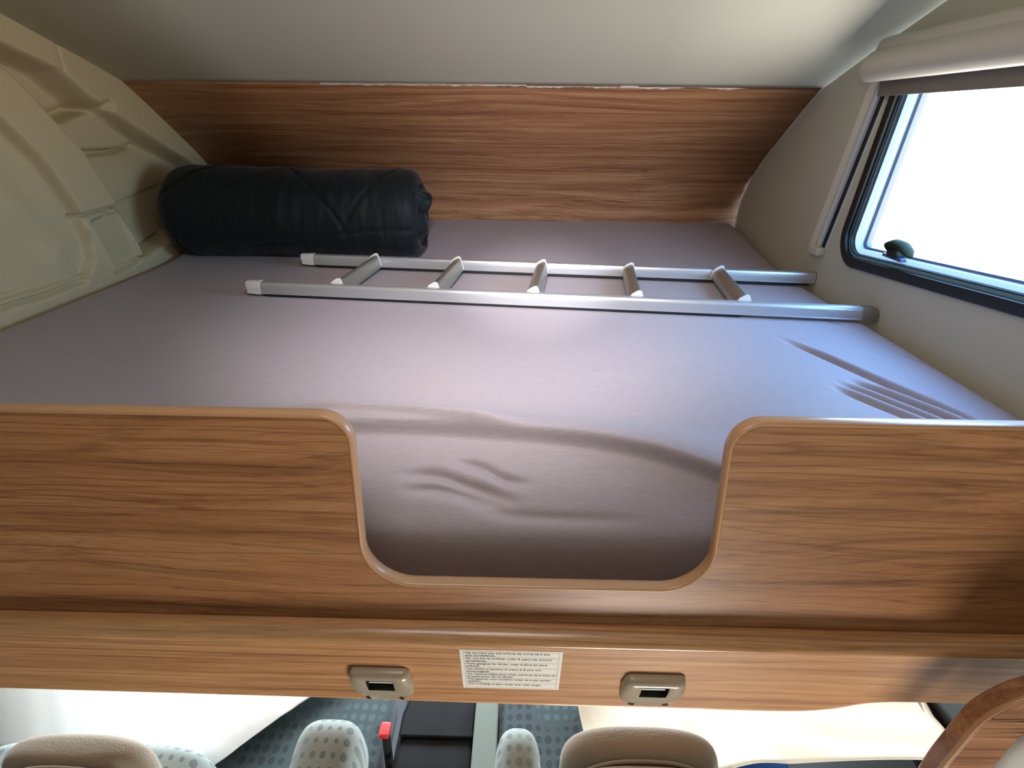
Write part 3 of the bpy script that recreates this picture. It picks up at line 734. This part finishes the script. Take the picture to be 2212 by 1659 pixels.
# ------------------------------------------------------------------ rolled duvet
dv = thing('rolled_duvet', 'black-green quilted duvet rolled up against the wooden panel at the left', 'duvet')
def duvet():
    nL, nA = 170, 120; x0, x1 = -1.235, -.352
    vs = []; fs = []
    for i in range(nL+1):
        u = i/nL; x = x0+(x1-x0)*u
        el = min(1, u/.13); er = min(1, (1-u)/.045)
        r = .152*(1-.05*u)*math.sqrt(max(0, 1-(1-el)**2.2))*(.86+.14*math.sqrt(max(0, 1-(1-er)**2)))
        r *= 1-.035*math.exp(-((u-.62)/.08)**2)+.02*math.exp(-((u-.93)/.05)**2)+.015*math.exp(-((u-.5)/.06)**2)
        for j in range(nA):
            a = 2*math.pi*j/nA; ca, sa = math.cos(a), math.sin(a)
            q = Vector((x*3.5, ca*1.2, sa*1.2))
            rr = r*(1+.045*noise.noise(q*1.1)+.022*noise.noise(Vector((x*38, ca*1.6, sa*1.6)))+.010*noise.noise(Vector((x*90, ca*3, sa*3))))
            # quilting seams winding round the roll
            for ph, sl2, am in ((.15, .20, .055), (.60, -.16, .04), (.86, .13, .03), (.38, .28, .035)):
                d = u-(ph+sl2*math.sin(a+.9))
                rr -= r*am*math.exp(-(d/.010)**2)-r*am*.30*math.exp(-(d/.035)**2)
            # the outer flap's edge running along the roll
            d = a-(3.55+.22*math.sin(u*5)); rr -= r*.05*math.exp(-(d/.03)**2)*sst(.35, .45, np.array(u))
            zz = rr*sa*1.0; yy = rr*ca*1.02
            zc = r if r > .1 else .1*0+r+(.1475-r)*.75
            z = max(.004+.0*rr, .142+zz) if True else 0
            Yd = 2.055+yy-.03*u; ms_ = float(np.interp(Yd, py[::-1], pz[::-1])); vs.append((x, Yd, max(z+.010, ms_+.006+.003*noise.noise(Vector((x*9, yy*9, 0))))))
    for i in range(nL):
        for j in range(nA):
            a = i*nA+j; b = i*nA+(j+1) % nA; fs.append((a, b, b+nA, a+nA))
    fs.append(tuple(range(nA))[::-1])
    return vs, fs, nL, nA
vs, fs, nL, nA = duvet()
# recessed spiral-like right end
last = [Vector(v) for v in vs[nL*nA:(nL+1)*nA]]; c = sum(last, Vector())/nA
prev = nL*nA
for k, dx in ((.93, .008), (.84, .006), (.78, -.012), (.68, .004), (.58, .012), (.50, -.010), (.40, .004), (.28, .010), (.18, -.012), (.02, -.006)):
    st_ = len(vs)
    for j, v in enumerate(last):
        a = 2*math.pi*j/nA; wob = 1+.10*noise.noise(Vector((math.cos(a)*1.5+k*5, math.sin(a)*1.5, 2)))
        q = c+(v-c)*k*wob; q.x += dx+.008*noise.noise(Vector((math.cos(a)*3, math.sin(a)*3, k*9))); vs.append(tuple(q))
    for j in range(nA): fs.append((prev+j, prev+(j+1) % nA, st_+(j+1) % nA, st_+j))
    prev = st_
o = mesh('roll', vs, fs, M_duvet, dv, True); fix_normals(o)
# loose corner poking out of the right end
def flapfn(v): return Vector((v.x, v.y+.010*math.sin(v.x*90), v.z+.006*math.sin(v.x*60+v.y*70)))
blob('loose_corner', (-.346, 1.98, .205), (.040, .045, .030), M_duvet, dv, .5, .6, (0, .35, .2), 30, 18, flapfn)
blob('loose_corner', (-.352, 1.985, .145), (.028, .055, .050), M_duvet, dv, .6, .7, (.2, -.2, .1), 30, 18, flapfn)

# ------------------------------------------------------------------ curved wooden frame at bottom right
ar = thing('curved_wood_frame', 'curved walnut frame piece round a pale cushion at the lower right', 'furniture frame')
outer = catmull([(.552, -.60), (.553, -.40), (.556, -.328), (.566, -.272), (.578, -.222), (.598, -.193), (.630, -.170), (.70, -.145), (.86, -.128)], 6)
inner = catmull([(.86, -.205), (.72, -.212), (.672, -.228), (.643, -.254), (.626, -.288), (.616, -.325), (.612, -.40), (.611, -.60)], 6)
o = polyprism('arch', outer+inner, lambda x, z, h: (x, .488+h, z), 0, .030, MW['arch'], ar); bevel(o, .004, 3)
tube('edge_trim', [(x-.0005, .4915, z) for x, z in outer], .0022, M_trim, ar, seg=8, rad2=.004, ref=Vector((0, 1, 0)))
blob('cushion', (.755, .505, -.40), (.135, .035, .185), M_arm, ar, .35, .35)

# ------------------------------------------------------------------ cab below
def seat(cx, zt, cushx, label, bx, bz):
    t = thing('cab_seat', label, 'car seat', group='cab seats below the bunk')
    # headrest: rear shell nearer the camera, taller ribbed front cushion behind it
    hw = .145
    blob('headrest_shell', (cx, .636, zt-.106), (hw*.98, .036, .108), M_head, t, .5, .7)
    hc = blob('headrest_cushion', (cx, .706, zt-.112), (hw*1.03, .040, .116), M_ribbed, t, .5, .7)
    tube('headrest_seam', [(cx+hw*.96*math.sin(q)*(abs(math.sin(q))**-.25 if abs(math.sin(q)) > .01 else 1), .668, zt-.115+.112*math.cos(q)) for q in [math.radians(d) for d in range(-88, 89, 8)]], .0035, M_head, hc, seg=6)
    for s in (-.055, .055): tube('headrest_post', [(cx+s, .65, zt-.2), (cx+s, .70, zt-.40)], .006, M_silver, t, seg=8)
    blob('backrest', (cx+bx, .785, bz), (.262, .075, .330), M_dotl, t, .30, .35, (.10, 0, 0), 60, 40)
    return t
s1 = seat(-.850, -.655, 0, 'dotted teal cab seat with beige headrest, half covered by the white sheet', -.07, -1.13)
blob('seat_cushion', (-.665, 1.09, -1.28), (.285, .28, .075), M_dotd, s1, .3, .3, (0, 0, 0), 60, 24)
blob('armrest', (-.412, .80, -.885), (.075, .10, .105), M_dotl, s1, .55, .6, (.25, 0, 0), 40, 26)
ah = tube('armrest_hinge', [(-.455, .70, -.865), (-.450, .70, -.835), (-.410, .70, -.825), (-.370, .70, -.835), (-.362, .70, -.865)], .008, M_blackp, s1, seg=10)
s2 = seat(.236, -.590, 0, 'dotted teal cab seat with beige headrest, partly under the cream blanket', .02, -1.29)
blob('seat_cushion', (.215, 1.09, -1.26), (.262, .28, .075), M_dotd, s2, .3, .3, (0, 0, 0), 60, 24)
blob('armrest', (.008, .80, -.905), (.052, .10, .12), M_dotl, s2, .6, .7, (.2, 0, 0), 40, 26)

cs_ = thing('centre_console', 'black carpeted box between the two cab seats', 'console')
box('body', (-.352, .90, -1.60), (-.125, 1.45, -1.27), M_blackc, cs_, .015, 3)
box('lid', (-.350, 1.15, -1.270), (-.127, 1.44, -1.255), M_blackc, cs_, .006)
pn = box('upright_panel', (-.120, .80, -1.70), (-.050, 1.30, -1.18), M_stripf, None, .006)
tag(pn, 'narrow grey-green upholstered panel between black console and right cab seat', 'panel')
bk = thing('seat_belt_buckle', 'red-topped seat belt buckle at the inner side of the left cab seat', 'seat belt')
box('body', (-.374, 1.06, -1.34), (-.354, 1.085, -1.135), M_blackp, bk, .004)
box('release_button', (-.382, 1.055, -1.135), (-.352, 1.100, -1.118), M_red, bk, .006)
sb = tube('seat_belt_strap', [(-.345, .98, -1.245), (-.338, 1.06, -1.20), (-.335, 1.16, -1.18), (-.31, 1.30, -1.18)], .012, M_blackp, None, seg=6, rad2=.002, ref=Vector((1, 0, 0)))
tag(sb, 'black seat belt strap running beside the console', 'seat belt')

def drape(name, T, B, mat, label, cat, amp=.012, nu=60, nv=30, seed=0, th=.004):
    Tc = catmull(T, 20); Bc = catmull(B, 20); vs = []; fs = []
    def at(C, u):
        k = u*(len(C)-1); i = min(int(k), len(C)-2); return Vector(C[i]).lerp(Vector(C[i+1]), k-i)
    for i in range(nu+1):
        u = i/nu
        for j in range(nv+1):
            v = j/nv; p = at(Tc, u).lerp(at(Bc, u), v)
            p.z += amp*(noise.noise(Vector((p.x*5+seed, p.y*5, 0)))*1.5+.5*abs(noise.noise(Vector((p.x*14+p.y*9, seed, 3)))))
            vs.append(p)
    for i in range(nu):
        for j in range(nv):
            a = i*(nv+1)+j; fs.append((a, a+1, a+nv+2, a+nv+1))
    o = mesh(name, vs, fs, mat, None, True); fix_normals(o)
    m = o.modifiers.new('thick', 'SOLIDIFY'); m.thickness = th
    return tag(o, label, cat)
drape('white_sheet', [(-1.345, 1.35, -.50), (-1.0, 1.50, -.94), (-.60, 1.45, -1.12), (-.42, 1.42, -1.165)], [(-1.345, .905, -1.04), (-1.05, .905, -1.08), (-.93, .91, -1.11), (-.83, .985, -1.165)], M_cloth,
      'bright white sheet with a diagonal edge spread across the dotted seat cushion', 'cloth', .014, seed=2)
drape('white_sheet', [(-1.345, 1.30, -.44), (-1.08, 1.45, -.80), (-.88, 1.48, -.95)], [(-1.345, .90, -.98), (-1.02, .90, -1.03), (-.80, .90, -1.05)], M_cloth,
      'second white cloth layer folded over the sheet at the far left', 'cloth', .01, seed=7)
drape('cream_blanket', [(.150, 1.35, -1.08), (.35, 1.40, -1.08), (.62, 1.3, -.98), (.80, 1.05, -.72), (.872, .92, -.66)], [(.215, 1.01, -1.15), (.35, .97, -1.13), (.55, .93, -1.02), (.70, .84, -.86), (.822, .69, -.60)], M_cream,
      'cream blanket draped over the right cab seat up to the door', 'blanket', .022, seed=5)
bc = drape('blue_cloth', [(.52, 1.10, -1.14), (.64, 1.10, -1.13), (.745, 1.10, -1.14)], [(.52, .90, -1.14), (.64, .90, -1.13), (.745, .90, -1.14)], M_blue,
      'blue cloth showing below the cream blanket', 'cloth', .01, seed=9)
# door edge beside the blanket
dr = bpy.data.objects.new('door_1', None); COL.objects.link(dr); struct(dr)
box('door_seal', (.845, .55, -.78), (.878, 1.2, -.66), M_black, dr, .004)
box('door_strip', (.838, .60, -.655), (.846, .95, -.645), M_silver, dr)

for m in bpy.data.materials: m.use_backface_culling = False
